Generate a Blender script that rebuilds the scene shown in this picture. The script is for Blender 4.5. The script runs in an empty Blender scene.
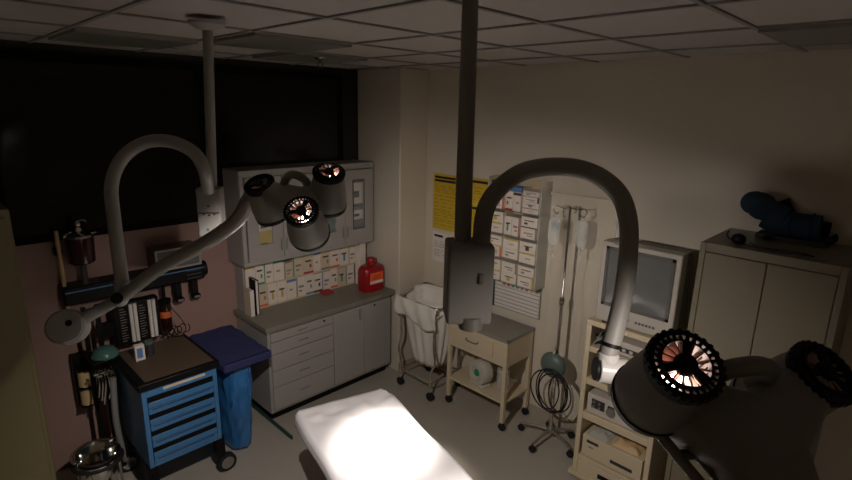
import bpy, bmesh, math, random
from mathutils import Vector, Matrix, Quaternion, noise
PI = math.pi
random.seed(7)
sc = bpy.context.scene
C = sc.collection
V = Vector

# ------------------------------------------------------------------ materials
def lin(c):
    return tuple(((x/255)/12.92 if x/255 <= .04045 else ((x/255+.055)/1.055)**2.4) for x in c)

def mat(name, rgb, rough=.55, metal=0., var=.06, scale=9., bump=0., bscale=120., spec=.5, alpha=1., trans=0., emit=0., ecol=None):
    m = bpy.data.materials.new(name); m.use_nodes = True
    nt = m.node_tree; b = nt.nodes['Principled BSDF']
    col = (*lin(rgb), 1)
    b.inputs['Roughness'].default_value = rough
    b.inputs['Metallic'].default_value = metal
    b.inputs['Specular IOR Level'].default_value = spec
    b.inputs['Transmission Weight'].default_value = trans
    b.inputs['Alpha'].default_value = alpha
    if emit:
        b.inputs['Emission Color'].default_value = (*(ecol or col[:3]), 1)
        b.inputs['Emission Strength'].default_value = emit
    tc = nt.nodes.new('ShaderNodeTexCoord')
    n = nt.nodes.new('ShaderNodeTexNoise'); n.inputs['Scale'].default_value = scale; n.inputs['Detail'].default_value = 4
    nt.links.new(tc.outputs['Object'], n.inputs['Vector'])
    r = nt.nodes.new('ShaderNodeMix'); r.data_type = 'RGBA'
    r.inputs[6].default_value = tuple(max(0, x*(1-var)) for x in col[:3])+(1,)
    r.inputs[7].default_value = tuple(min(1, x*(1+var)) for x in col[:3])+(1,)
    nt.links.new(n.outputs['Fac'], r.inputs[0]); nt.links.new(r.outputs[2], b.inputs['Base Color'])
    if bump:
        n2 = nt.nodes.new('ShaderNodeTexNoise'); n2.inputs['Scale'].default_value = bscale
        nt.links.new(tc.outputs['Object'], n2.inputs['Vector'])
        bp = nt.nodes.new('ShaderNodeBump'); bp.inputs['Strength'].default_value = bump; bp.inputs['Distance'].default_value = .01
        nt.links.new(n2.outputs['Fac'], bp.inputs['Height']); nt.links.new(bp.outputs['Normal'], b.inputs['Normal'])
    return m

M = {}
def dm(k, *a, **kw): M[k] = mat(k, *a, **kw)
dm('wall_paint', (208, 198, 180), .30, var=.03, scale=2, bump=.05, bscale=200)
dm('pink_paint', (158, 126, 116), .6, var=.05, scale=2)
dm('dark_glass', (16, 17, 15), .12, var=.1, spec=.35)
dm('dark_wall', (34, 33, 28), .5)
dm('frame_dark', (12, 12, 11), .8, spec=.1)
dm('ceiling_tile', (176, 170, 164), .9, var=.05, scale=40, bump=.2, bscale=90)
dm('grid_metal', (138, 132, 126), .7)
dm('troffer', (112, 112, 102), .35)
dm('vinyl', (172, 164, 152), .38, var=.07, scale=3)
dm('base_vinyl', (170, 158, 140), .5)
dm('lamp_grey', (150, 147, 142), .5, var=.04)
dm('lamp_shaded', (130, 125, 118), .55, var=.04)  # lamp grey darkened: the right lamp's shade is put into its colour
dm('white_and_lit', (186, 181, 176), .3, var=.02)  # white of the reel ring; on the lamp pivot, painted-in light
dm('black', (14, 13, 13), .5, spec=.2)
dm('black_gloss', (14, 14, 15), .18)
dm('rubber', (22, 21, 21), .7)
dm('grille_black', (20, 16, 15), .5, spec=.15)
dm('inner_black', (18, 15, 14), .95, spec=.0)
dm('reflector', (176, 140, 130), .35, metal=.6)
dm('bulb', (255, 200, 150), .3, emit=15, ecol=(1., .72, .58))
dm('cabinet', (160, 155, 150), .38, var=.03)
dm('cabinet_in', (120, 112, 104), .6)
dm('counter', (128, 124, 112), .4, var=.1, scale=30)
dm('seam', (60, 55, 50), .6)
dm('steel', (190, 186, 180), .25, metal=1., var=.05)
dm('steel_dull', (150, 146, 138), .34, metal=.55, var=.1)
dm('tray_steel', (150, 146, 136), .36, metal=.2)
dm('chrome', (222, 220, 216), .08, metal=1., var=.02)
dm('cream', (206, 190, 160), .42, var=.04)
dm('tan', (116, 108, 88), .4, var=.05)
dm('tan_locker', (120, 110, 78), .42, var=.05)
dm('linen', (226, 220, 210), .85, var=.04, scale=20, bump=.15, bscale=300)
dm('sheet', (240, 236, 236), .75, var=.02, scale=10)
dm('pad_dark', (48, 44, 46), .5)
dm('blue_paint', (66, 118, 166), .35, var=.05)
dm('blue_plastic', (52, 112, 170), .3, var=.15, scale=14, spec=.6)
dm('navy', (44, 48, 92), .85, var=.12, scale=30)
dm('box_white', (226, 214, 200), .6, var=.06, scale=25)
dm('box_cream', (206, 190, 164), .6, var=.08, scale=25)
dm('print_dark', (70, 54, 50), .6)
dm('print_grey', (142, 130, 122), .6)
dm('green_print', (60, 150, 120), .6)
dm('red_print', (172, 50, 46), .6)
dm('orange_print', (214, 110, 56), .6)
dm('purple_print', (132, 112, 158), .6)
dm('gold_print', (196, 170, 70), .6)
dm('blue_print', (90, 130, 180), .6)
dm('yellow_paper', (206, 172, 44), .75, var=.05)
dm('yellow_ink', (158, 130, 34), .8)
dm('paper', (222, 214, 206), .75)
dm('paper_ink', (160, 152, 146), .8)
dm('ink', (30, 26, 22), .8)
dm('sharps_red', (150, 16, 26), .3, var=.08, spec=.5)
dm('sharps_label', (240, 100, 44), .5)
dm('crt_case', (176, 168, 156), .45, var=.03)
dm('crt_back', (98, 90, 80), .5, var=.03)
dm('crt_bezel', (84, 82, 78), .4)
dm('crt_glass', (104, 104, 102), .12, var=.02, spec=.4)
dm('device', (196, 188, 176), .45)
dm('device_dark', (52, 50, 50), .5)
dm('teal', (90, 104, 98), .45, var=.08)
dm('teal_glass', (84, 128, 120), .15, alpha=.65, var=.05)
dm('plastic_clear', (225, 225, 220), .12, alpha=.38, var=.02, spec=.6)
dm('glass_pane', (200, 205, 205), .04, alpha=.14, var=.0, spec=.5)
dm('fluid', (224, 214, 170), .1, trans=.6)
dm('canister_red', (52, 20, 18), .2)
dm('amber', (58, 30, 18), .1, trans=.4)
dm('boot_blue', (28, 54, 72), .8, var=.15, scale=30)
dm('roll_beige', (206, 176, 130), .6)
dm('hose_grey', (128, 126, 122), .35)
dm('wood_brown', (86, 70, 54), .6)
dm('green_mid', (40, 140, 100), .5)
dm('floor_green', (36, 70, 66), .5)

# ------------------------------------------------------------------ mesh builder
class MB:
    def __init__(s): s.v = []; s.f = []; s.mi = []
    def add(s, vs, fs, mi=0):
        o = len(s.v); s.v += [V(p) for p in vs]
        for f in fs: s.f.append([i+o for i in f]); s.mi.append(mi)
        return s
    def box(s, x0, x1, y0, y1, z0, z1, mi=0, mx=None):
        vs = [V((x, y, z)) for x in (x0, x1) for y in (y0, y1) for z in (z0, z1)]
        if mx is not None: vs = [mx @ p for p in vs]
        return s.add(vs, [(0,1,3,2), (4,6,7,5), (0,4,5,1), (2,3,7,6), (0,2,6,4), (1,5,7,3)], mi)
    def cbox(s, c, sz, mi=0, mx=None):
        x, y, z = c; a, b, d = (q/2 for q in sz)
        return s.box(x-a, x+a, y-b, y+b, z-d, z+d, mi, mx)
    def tube(s, path, r, seg=14, mi=0, closed=False, cap=True):
        P = [V(p) for p in path]; n = len(P)
        R = r if isinstance(r, (list, tuple)) else [r]*n
        T = []
        for i in range(n):
            a = P[(i-1) % n] if (closed or i) else P[0]; b = P[(i+1) % n] if (closed or i < n-1) else P[-1]
            T.append((b-a).normalized())
        u = T[0].orthogonal().normalized(); rings = []
        for i in range(n):
            if i: u = (T[i-1].rotation_difference(T[i]) @ u)
            u = (u-T[i]*u.dot(T[i])).normalized(); w = T[i].cross(u)
            rings.append([P[i]+(u*math.cos(2*PI*k/seg)+w*math.sin(2*PI*k/seg))*R[i] for k in range(seg)])
        vs = [p for q in rings for p in q]; fs = []
        for i in range(n if closed else n-1):
            j = (i+1) % n
            for k in range(seg):
                l = (k+1) % seg
                fs.append((i*seg+k, i*seg+l, j*seg+l, j*seg+k))
        if cap and not closed:
            fs.append(tuple(range(seg))[::-1]); fs.append(tuple((n-1)*seg+k for k in range(seg)))
        return s.add(vs, fs, mi)
    def cyl(s, a, b, r, r2=None, seg=24, mi=0):
        return s.tube([a, b], [r, r if r2 is None else r2], seg, mi)
    def lathe(s, prof, mx=None, seg=28, mi=0, a0=0., a1=2*PI):
        full = abs(a1-a0-2*PI) < 1e-6; m = seg if full else seg+1
        vs = []; fs = []
        for (r, z) in prof:
            for k in range(m):
                a = a0+(a1-a0)*k/seg
                p = V((r*math.cos(a), r*math.sin(a), z)); vs.append(mx @ p if mx is not None else p)
        for i in range(len(prof)-1):
            for k in range(seg):
                l = (k+1) % m
                fs.append((i*m+k, i*m+l, (i+1)*m+l, (i+1)*m+k))
        return s.add(vs, fs, mi)
    def loft(s, rings, mi=0, cap=True):
        n = len(rings[0]); vs = [p for q in rings for p in q]; fs = []
        for i in range(len(rings)-1):
            for k in range(n):
                l = (k+1) % n; fs.append((i*n+k, i*n+l, (i+1)*n+l, (i+1)*n+k))
        if cap: fs.append(tuple(range(n))[::-1]); fs.append(tuple((len(rings)-1)*n+k for k in range(n)))
        return s.add(vs, fs, mi)
    def grid(s, fn, nu, nv, mi=0):
        vs = [fn(i/nu, j/nv) for i in range(nu+1) for j in range(nv+1)]
        fs = [(i*(nv+1)+j, (i+1)*(nv+1)+j, (i+1)*(nv+1)+j+1, i*(nv+1)+j+1) for i in range(nu) for j in range(nv)]
        return s.add(vs, fs, mi)
    def prism(s, pts, d, mi=0):
        n = len(pts); d = V(d); vs = [V(p) for p in pts]+[V(p)+d for p in pts]
        fs = [tuple(range(n)), tuple(range(n, 2*n))[::-1]]+[(i, i+n, (i+1) % n+n, (i+1) % n) for i in range(n)]
        return s.add(vs, fs, mi)
    def sphere(s, c, r, mi=0, seg=20, sc=(1, 1, 1)):
        prof = [(max(1e-4, math.sin(PI*i/12)), -math.cos(PI*i/12)) for i in range(13)]
        return s.lathe(prof, Matrix.Translation(c) @ Matrix.Diagonal((r*sc[0], r*sc[1], r*sc[2], 1)), seg, mi)
    def build(s, name, m, parent=None, off=(0, 0, 0), bevel=0., sub=0, solid=0., angle=38, loc=None):
        me = bpy.data.meshes.new(name); off = V(off)
        me.from_pydata([tuple(p-off) for p in s.v], [], s.f)
        for mm in (m if isinstance(m, (list, tuple)) else [m]):
            me.materials.append(M[mm] if isinstance(mm, str) else mm)
        me.polygons.foreach_set('material_index', s.mi)
        bm = bmesh.new(); bm.from_mesh(me)
        bmesh.ops.recalc_face_normals(bm, faces=bm.faces)
        for e in bm.edges:
            e.smooth = not (len(e.link_faces) == 2 and e.calc_face_angle(0) > math.radians(angle))
        for f in bm.faces: f.smooth = True
        bm.to_mesh(me); bm.free()
        o = bpy.data.objects.new(name, me); C.objects.link(o)
        if parent: o.parent = parent
        if loc: o.location = loc
        if solid:
            q = o.modifiers.new('solid', 'SOLIDIFY'); q.thickness = solid; q.offset = 0
        if bevel:
            q = o.modifiers.new('bevel', 'BEVEL'); q.width = bevel; q.segments = 2; q.limit_method = 'ANGLE'; q.angle_limit = math.radians(40); q.harden_normals = False
        if sub:
            q = o.modifiers.new('sub', 'SUBSURF'); q.levels = sub; q.render_levels = sub
        return o

def thing(name, label, cat, loc=(0, 0, 0), rz=0., group=None):
    o = bpy.data.objects.new(name, None); C.objects.link(o); o.empty_display_size = .1
    o.location = loc; o.rotation_euler = (0, 0, rz); o['label'] = label; o['category'] = cat
    if group: o['group'] = group
    return o
def tag(o, label, cat, group=None):
    o['label'] = label; o['category'] = cat
    if group: o['group'] = group
    return o
def struct(name, mb, m, **k):
    o = mb.build(name, m, **k); o['kind'] = 'structure'; return o
def smooth(pts, n=8):
    P = [V(p) for p in pts]; out = []
    for i in range(len(P)-1):
        a, b = P[max(0, i-1)], P[i]; c, d = P[i+1], P[min(len(P)-1, i+2)]
        for k in range(n):
            t = k/n
            out.append(.5*((2*b)+(c-a)*t+(2*a-5*b+4*c-d)*t*t+(3*b-3*c+d-a)*t**3))
    return out+[P[-1]]
def align(d, at=(0, 0, 0)):           # matrix whose +Z looks along d
    return Matrix.Translation(at) @ V((0, 0, 1)).rotation_difference(V(d).normalized()).to_matrix().to_4x4()

# ------------------------------------------------------------------ the room
X0, X1, Y0, Y1, CZ = -1.3, 3.60, -1.3, 4.15, 2.93
struct('floor', MB().box(X0, X1, Y0, Y1, -.08, 0), 'vinyl')
b = MB(); gx = .70; gy = .64
b.box(X0, X1, Y0, Y1, CZ+.02, CZ+.1)
struct('ceiling', b, 'ceiling_tile')
# suspended tile grid: each lay-in tile row is carried by runners
runners = MB()
xs = [gx+.61*k for k in range(-3, 5)]; ys = [gy+.61*k for k in range(-3, 6)]
for x in xs:
    if X0 < x < X1: runners.box(x-.010, x+.010, Y0, Y1, CZ+.012, CZ+.02)
for y in ys:
    if Y0 < y < Y1: runners.box(X0, X1, y-.010, y+.010, CZ+.012, CZ+.02)
struct('trim_1', runners, 'grid_metal')
struct('wall_front', MB().box(X1, X1+.1, Y0, Y1, -.08, CZ+.1), 'wall_paint')
b = MB(); b.box(X0, X1, Y1, Y1+.1, -.08, 1.69, 0); b.box(X0, X1, Y1, Y1+.1, 1.69, CZ+.1, 1)
struct('wall_left', b, ['pink_paint', 'dark_wall'])
struct('wall_right', MB().box(X0, X1, Y0-.1, Y0, -.08, CZ+.1), 'wall_paint')
struct('wall_back', MB().box(X0-.1, X0, Y0, Y1, -.08, CZ+.1), 'wall_paint')
struct('wall_column', MB().box(3.25, X1, 3.53, Y1, 0, CZ+.02), 'wall_paint', bevel=.012)
# dark observation window above the pink wainscot
w = struct('window_1', MB().box(.45, 3.0, Y1-.02, Y1-.005, 1.74, 2.84), 'dark_glass')
b = MB()
for (x0, x1, z0, z1) in ((.40, 3.05, 1.69, 1.74), (.40, 3.05, 2.84, 2.89), (.40, .45, 1.74, 2.84), (3.0, 3.05, 1.74, 2.84), (1.70, 1.74, 1.74, 2.84)):
    b.box(x0, x1, Y1-.03, Y1, z0, z1)
b.build('window_frame', 'frame_dark', w)
b = MB(); b.box(X1-.012, X1, Y0, 3.53, 0, .1); b.box(3.25, X1-.012, 3.518, 3.53, 0, .1)
struct('baseboard_front', b, 'base_vinyl')
struct('baseboard_left', MB().box(.45, 1.85, Y1-.012, Y1, 0, .1), 'pink_paint')
struct('trim_2', MB().box(1.880, 1.894, 3.30, 4.14, 0, .03), 'floor_green')

# switched-off recessed ceiling lights
for i, (ix, iy, lab) in enumerate(((1, 3, 'switched-off square ceiling light above the left lamp pole and cabinet'),
                                   (0, 4, 'switched-off square ceiling light over the dark window on the left'),
                                   (3, -1, 'switched-off square ceiling light above the tall tan cabinet'),
                                   (2, 4, 'switched-off square ceiling light next to the wall column'))):
    x, y = gx+.61*ix, gy+.61*iy
    t = thing('ceiling_light', lab, 'ceiling light', (x+.305, y+.305, CZ), group='recessed ceiling lights')
    MB().box(-.285, .285, -.285, .285, -.001, .012).build('diffuser', 'troffer', t)
    b = MB()
    for q in ((-.293, .293, -.293, -.28), (-.293, .293, .28, .293), (-.293, -.28, -.28, .28), (.28, .293, -.28, .28)): b.box(*q, -.003, .012)
    b.build('frame', 'grid_metal', t)
t = thing('fire_sprinkler', 'small metal fire sprinkler hanging from the ceiling above the cabinets', 'sprinkler', (2.20, 3.22, CZ))
b = MB(); b.lathe([(.001, 0), (.04, 0), (.036, -.01), (.012, -.014), (.001, -.014)]); b.build('escutcheon', 'steel', t)
b = MB(); b.cyl((0, 0, -.01), (0, 0, -.035), .011); b.tube(smooth([(-.012, 0, -.03), (-.02, 0, -.048), (0, 0, -.066), (.02, 0, -.048), (.012, 0, -.03)]), .004, 8); b.build('body', 'steel', t)
MB().lathe([(.001, -.066), (.02, -.066), (.022, -.07), (.001, -.072)]).build('deflector', 'steel', t)

# ------------------------------------------------------------------ surgical lamps
TARGET = V((1.72, 1.96, .72))
def pod(parent, off, rear, d, L=.15, rr=.0455, rf=.059, mm='lamp_grey'):
    mx = Matrix.Translation(rear) @ V((0, 0, -1)).rotation_difference(d).to_matrix().to_4x4()   # local -Z is the beam
    h = MB()
    h.lathe([(rr*.9, -.012), (rr, -.008), (rr+.001, -.02), (rf, -L*.72), (rf, -L*.93), (rf-.004, -L), (rf-.010, -L-.002)], mx, 40)
    h.lathe([(rf-.010, -L-.002), (rf-.010, -L*.9), (rf-.006, -L*.7), (rr-.005, -.03), (rr*.9, -.012)], mx, 40, 1)
    o = h.build('lamp_pod', [mm, 'inner_black'], parent, off)
    g = MB()
    def ring(r0, r1, z0, z1): g.lathe([(r0, z0), (r1, z0), (r1, z1), (r0, z1), (r0, z0)], mx, 36)
    ring(rr-.006, rr+.001, -.014, .004); ring(rr*.66, rr*.72, -.003, .006); g.lathe([(.0005, .008), (rr*.28, .008), (rr*.32, .004), (rr*.32, -.004), (.0005, -.004)], mx, 24)
    for k in range(28):                                  # teeth round the rim and the slots of the outer ring
        R = mx @ Matrix.Rotation(2*PI*k/28, 4, 'Z')
        g.box(rr*.7, rr-.003, -.0021, .0021, -.022, .003, 0, R); g.box(rr-.003, rr+.0035, -.0023, .0023, -.006, .003, 0, R)
    for k in range(3):
        R = mx @ Matrix.Rotation(2*PI*k/3+.5, 4, 'Z'); g.box(0, rr*.7, -.005, .005, -.004, .005, 0, R)
    g.build('grille', 'grille_black', o, off)
    fn = MB()
    for k in range(15):
        R = mx @ Matrix.Rotation(2*PI*(k+.5)/15, 4, 'Z') @ Matrix.Rotation(.5, 4, 'X')
        fn.box(rr*.3, rr*.67, -.0012, .0012, -.005, .003, 0, R)
    fn.build('fin', 'reflector', o, off)
    rf_ = MB(); rf_.lathe([(.012, -.058), (.020, -.066), (.025, -.078), (.026, -.079), (.021, -.068), (.012, -.061)], mx, 28)
    rf_.build('reflector', 'reflector', o, off)
    bl = MB(); bl.lathe([(.0005, -.012), (.009, -.014), (.0135, -.022), (.0135, -.046), (.007, -.056), (.0005, -.057)], mx, 16)
    bl.build('bulb', 'bulb', o, off)
    z = MB(); z.lathe([(rf-.012, -L-.003), (rf+.001, -L-.003), (rf+.002, -L+.008), (rf-.001, -L+.008), (rf-.003, -L+.002), (rf-.012, -L+.002), (rf-.012, -L-.003)], mx, 36)
    z.build('bezel', 'black', o, off)
    return mx

SPOTW = 78.
WIDEW = 19.
def spot(parent, off, pos, tgt, w, size=22., blend=1., rad=.045):
    l = bpy.data.lights.new('lamp_beam', 'SPOT'); l.energy = w; l.color = (1., .92, .86)
    l.spot_size = math.radians(size); l.spot_blend = blend; l.shadow_soft_size = rad
    o = bpy.data.objects.new('lamp_beam', l); C.objects.link(o); o.parent = parent
    o.location = V(pos)-V(off); o.rotation_euler = (V(tgt)-V(pos)).to_track_quat('-Z', 'Y').to_euler()

def head(t, off, pods, toe, mm, L=.15, target=TARGET, power=SPOTW, rr=.0455, rf=.059, wide=WIDEW):
    P = [V(p) for p in pods]; cen = sum(P, V())/3
    D = (target-cen).normalized()
    hub = cen+D*.075
    for p, tw in zip(P, toe if isinstance(toe, tuple) else (toe,)*3):
        d = ((target-p).normalized()+tw*(cen-p).normalized()).normalized()
        mx = pod(t, off, p, d, L, rr, rf, mm)
        spot(t, off, p+d*(L+.012), target+(p-cen)*.35, power)
        spot(t, off, p+d*(L-.029), p+d*2, wide, 150., .35, .012)     # bare bulb light that spills out of the open front
    h = MB(); pts = []
    arms = sorted(((p+D*.085-hub) for p in P), key=lambda a: math.atan2(a.dot(D.cross(P[0]-cen).normalized()), a.dot((P[0]-cen).normalized())))
    for i_, a in enumerate(arms):                      # rounded three-armed body, thickest in the middle
        a = a-D*a.dot(D); e = a.normalized(); sd = D.cross(e); m = e*(a.length-.012)
        for k in range(9):
            q = math.radians(-80+20*k); pts.append(m+e*.030*math.cos(q)+sd*.030*math.sin(q))
        nx = arms[(i_+1) % 3]; nx = (nx-D*nx.dot(D)).normalized(); pts.append((e+nx).normalized()*.056)
    rings = []
    for dz, sc_ in ((-.046, .55), (-.042, .80), (-.030, .96), (0, 1.0), (.030, .96), (.042, .80), (.046, .55)):
        rings.append([hub+q*sc_+D*dz for q in pts])
    h.loft(rings)
    h.build('hub', mm, t, off)
    return cen, D, hub, P

# left lamp
off = V((1.0, 2.27, CZ))
t = thing('surgical_lamp', 'grey ceiling surgical lamp with three glowing pods in front of the wall cabinets', 'lamp', off, group='ceiling surgical lamps')
MB().lathe([(.0005, 0), (.075, 0), (.073, -.012), (.05, -.026), (.03, -.034), (.0005, -.034)], Matrix.Translation(off)).build('canopy', 'lamp_grey', t, off)
MB().cyl((1.0, 2.27, CZ-.02), (.972, 2.287, 2.22), .021).build('pole', 'lamp_grey', t, off)
bx = Matrix.Translation((.962, 2.288, 2.135)) @ Matrix.Rotation(math.radians(-38), 4, 'Z')
jb = MB().cbox((0, 0, 0), (.10, .085, .215), 0, bx).build('junction_box', 'lamp_grey', t, off, bevel=.006)
b = MB()
for (u, z) in ((-.0, .03), (-.022, -.005), (.022, -.005), (0, -.01), (-.01, -.075), (.018, -.075)):
    b.cbox((u, -.0435, z), (.009, .003, .009), 0, bx)
b.build('socket', 'seam', jb, off)
b = MB(); b.cbox((0, -.043, .0), (.09, .002, .006), 0, bx); b.build('cover_seam', 'seam', jb, off)
arch = [(.935, 2.24, 2.235), (.905, 2.19, 2.33), (.875, 2.21, 2.405), (.81, 2.275, 2.447), (.735, 2.35, 2.44), (.66, 2.405, 2.375), (.612, 2.415, 2.27), (.597, 2.385, 2.13), (.578, 2.31, 1.885)]
MB().tube(smooth(arch, 8), .0262, 18).build('arch_tube', 'lamp_grey', t, off)
b = MB(); b.cyl((.578, 2.31, 1.89), (.570, 2.305, 1.84), .029); b.sphere((.558, 2.30, 1.818), .036)
b.build('pivot', 'lamp_grey', t, off)
MB().cyl((.540, 2.255, 1.835), (.536, 2.243, 1.840), .022, mi=0).build('pivot_cap', 'black', t, off)
arm = [(.41, 2.37, 1.731), (.552, 2.296, 1.818), (.651, 2.063, 1.985), (.726, 1.851, 2.102), (.761, 1.737, 2.169), (.789, 1.668, 2.223), (.81, 1.638, 2.28), (.83, 1.59, 2.325), (.85, 1.48, 2.335), (.86, 1.40, 2.31)]
MB().tube(smooth(arm, 8), [.024]*8+[.0255]*65, 18).build('arm', 'lamp_grey', t, off)
b = MB(); dcw = (V((0, 0, 2.6))-V((.385, 2.385, 1.715))).normalized(); R = align((dcw+V((-.25, .12, .05))).normalized(), (.385, 2.385, 1.715))
b.lathe([(.0005, .05), (.060, .05), (.069, .042), (.072, .0), (.068, -.05), (.046, -.062), (.0005, -.064)], R, 32)
cw = b.build('counterweight', 'lamp_grey', t, off)
b = MB(); b.lathe([(.0005, .052), (.012, .052), (.013, .049), (.0005, .047)], R @ Matrix.Translation((.02, .005, 0)), 16); b.build('screw_hole', 'black', cw, off)
cen, D, hub, P = head(t, off, [(.786, 1.5, 2.362), (.763, 1.228, 2.32), (.904, 1.294, 2.411)], (.02, .2, .24), 'lamp_grey', L=.125)
b = MB(); k0 = P[0].lerp(P[2], .35)+D*.06; k1 = P[0].lerp(P[2], .65)+D*.06
b.tube(smooth([k0, k0-D*.045, (k0+k1)/2-D*.075, k1-D*.045, k1], 6), .013, 12); b.build('handle_bracket', 'lamp_grey', t, off, )
# right lamp
off = V((1.10, .935, CZ))
t = thing('surgical_lamp', 'grey surgical lamp with large glowing vents in front of the monitor cart', 'lamp', off, group='ceiling surgical lamps')
MB().lathe([(.0005, 0), (.075, 0), (.073, -.012), (.05, -.026), (.03, -.034), (.0005, -.034)], Matrix.Translation(off)).build('canopy', 'lamp_shaded', t, off)
MB().cyl((1.10, .935, CZ-.02), (.953, .805, 2.25), .021).build('pole', 'lamp_shaded', t, off)
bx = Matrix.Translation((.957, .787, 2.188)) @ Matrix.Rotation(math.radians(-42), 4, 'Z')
jb = MB().cbox((0, 0, 0), (.112, .10, .20), 0, bx).build('junction_box', 'lamp_shaded', t, off, bevel=.008)
b = MB(); b.cbox((.024, -.053, .02), (.010, .010, .026), 0, bx); b.build('switch', 'steel', jb, off, bevel=.002)
b = MB(); b.lathe([(.0005, -.016), (.03, -.016), (.03, .016), (.0005, .016)], bx @ Matrix.Translation((.008, -.03, -.098)), 20); b.build('cable_gland', 'steel_dull', jb, off)
arch = [(0.967, 0.758, 2.262), (0.984, 0.766, 2.353), (1.009, 0.756, 2.406), (1.052, 0.722, 2.452), (1.096, 0.676, 2.470), (1.142, 0.622, 2.470), (1.175, 0.573, 2.451), (1.195, 0.533, 2.416), (1.196, 0.506, 2.366), (1.188, 0.490, 2.298), (1.158, 0.476, 2.196), (1.124, 0.472, 2.106), (1.103, 0.473, 2.051)]
MB().tube(smooth(arch, 8), .022, 20).build('arch_tube', 'lamp_shaded', t, off)
MB().cyl((1.113, .4725, 2.077), (1.110, .4727, 2.068), .0228).build('collar', 'black', t, off)
b = MB(); b.cyl((1.104, .473, 2.055), (1.098, .472, 2.0), .025); b.cyl((1.082, .484, 2.016), (1.18, .372, 2.006), .031); b.cyl((1.096, .456, 1.972), (1.155, .386, 1.966), .022)
b.build('pivot', 'white_and_lit', t, off, bevel=.003)  # paler than its lamp: light bounced off the bed painted into the colour
MB().cyl((1.080, .4863, 2.0162), (1.077, .4897, 2.0165), .027).build('pivot_cap', 'black', t, off)
MB().tube(smooth([(1.15, .405, 2.008), (1.06, .32, 2.03), (.92, .26, 2.07), (.80, .17, 2.14), (.73, .135, 2.185)], 6), .026, 16).build('arm', 'lamp_shaded', t, off)
cen, D, hub, P = head(t, off, [(.613, .17, 2.315), (.822, .059, 2.272), (.62, -.02, 2.17)], (.02, .10, .1), 'lamp_shaded', L=.115, target=V((1.55, 1.15, .72)), rr=.0425, rf=.050, wide=2.6)
b = MB(); k0 = P[0].lerp(P[1], .3)+D*.05; k1 = P[0].lerp(P[1], .62)+D*.05
b.tube(smooth([k0, k0-D*.04, (k0+k1)/2-D*.06, k1-D*.04, k1], 6), .012, 12); b.build('handle_bracket', 'lamp_shaded', t, off)
b = MB(); A0 = P[0]+D*.125+(P[2]-P[0])*.16; A1 = P[2]+D*.13; sd = (P[1]-P[0]).normalized()*.018
for sgn in (-1, 1):
    b.tube([A0+sd*sgn, A1+sd*sgn], .0075, 10)
for k in range(5):
    q = A0.lerp(A1, k/4); b.tube([q-sd, q+sd], .007, 8)
b.build('focus_rail', 'lamp_shaded', t, off)

# ------------------------------------------------------------------ wall cabinet with glass doors
CX0, CX1 = 1.85, 3.20
loc = V((CX0, 3.85, 1.32)); W = CX1-CX0
t = thing('wall_cabinet', 'grey wall cabinet with narrow glazed doors above the white box shelf', 'cabinet', loc)
b = MB(); b.box(0, .02, .02, .29, 0, .78); b.box(W-.02, W, .02, .29, 0, .78); b.box(.02, W-.02, .02, .29, .76, .78); b.box(.02, W-.02, .02, .29, 0, .025); b.box(.02, W-.02, .27, .29, .025, .76)
b.box(0, W, .0, .02, .725, .78); b.box(0, W, 0, .02, 0, .035); b.box(0, .035, 0, .02, .035, .725); b.box(W-.035, W, 0, .02, .035, .725)
b.build('body', 'cabinet', t, bevel=.003)
MB().box(.02, W-.02, .05, .27, .38, .395).build('shelf', 'cabinet_in', t)
nd = 4; dw = (W-.07)/nd
for k in range(nd):
    x0 = .035+dw*k+.003; x1 = x0+dw-.006; g0, g1 = x0+dw*.30, x1-dw*.30
    b = MB(); z0, z1 = .038, .722
    b.box(x0, x1, -.018, 0, z0, z0+.13); b.box(x0, x1, -.018, 0, z1-.10, z1); b.box(x0, g0, -.018, 0, z0+.13, z1-.10); b.box(g1, x1, -.018, 0, z0+.13, z1-.10)
    d = b.build('door', 'cabinet', t, bevel=.002)
    b = MB(); b.box(g0, g1, -.010, -.006, z0+.13, z1-.10); b.build('pane', 'glass_pane', d)
    b = MB()
    for q in ((g0-.008, g1+.008, z0+.122, z0+.13), (g0-.008, g1+.008, z1-.10, z1-.092), (g0-.008, g0, z0+.13, z1-.10), (g1, g1+.008, z0+.13, z1-.10)): b.box(q[0], q[1], -.021, -.018, q[2], q[3])
    b.build('pane_frame', 'seam' if k == 3 else 'cabinet', d)
    hx = x1-.022 if k % 2 == 0 else x0+.022
    b = MB(); b.box(hx-.005, hx+.005, -.026, -.018, z0+.06, z0+.16); b.build('handle', 'steel_dull', d)
# supplies behind the glass
cont = [(0, 'yellow_paper', .04, .25, .0, 'yellow carton on the lower shelf behind the leftmost glass door'), (0, 'box_white', .03, .08, .25, 'white packet lying on the yellow carton behind the leftmost glass door'), (0, 'box_cream', .02, .20, .37, 'cream carton on the upper shelf behind the leftmost glass door'),
        (1, 'box_cream', .03, .27, .0, 'cream carton on the lower shelf behind the second glass door'), (1, 'box_white', .03, .16, .37, 'white carton on the upper shelf behind the second glass door'),
        (2, 'teal', .03, .24, .0, 'green-grey carton on the lower shelf behind the third glass door'), (2, 'box_white', .03, .16, .37, 'white carton on the upper shelf behind the third glass door'),
        (3, 'cabinet_in', .03, .22, .0, 'grey packet on the lower shelf behind the rightmost glass door'), (3, 'paper', .03, .09, .22, 'white folded pack on the grey packet behind the rightmost glass door'), (3, 'box_white', .03, .20, .37, 'tall white carton on the upper shelf behind the rightmost glass door')]
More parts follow.
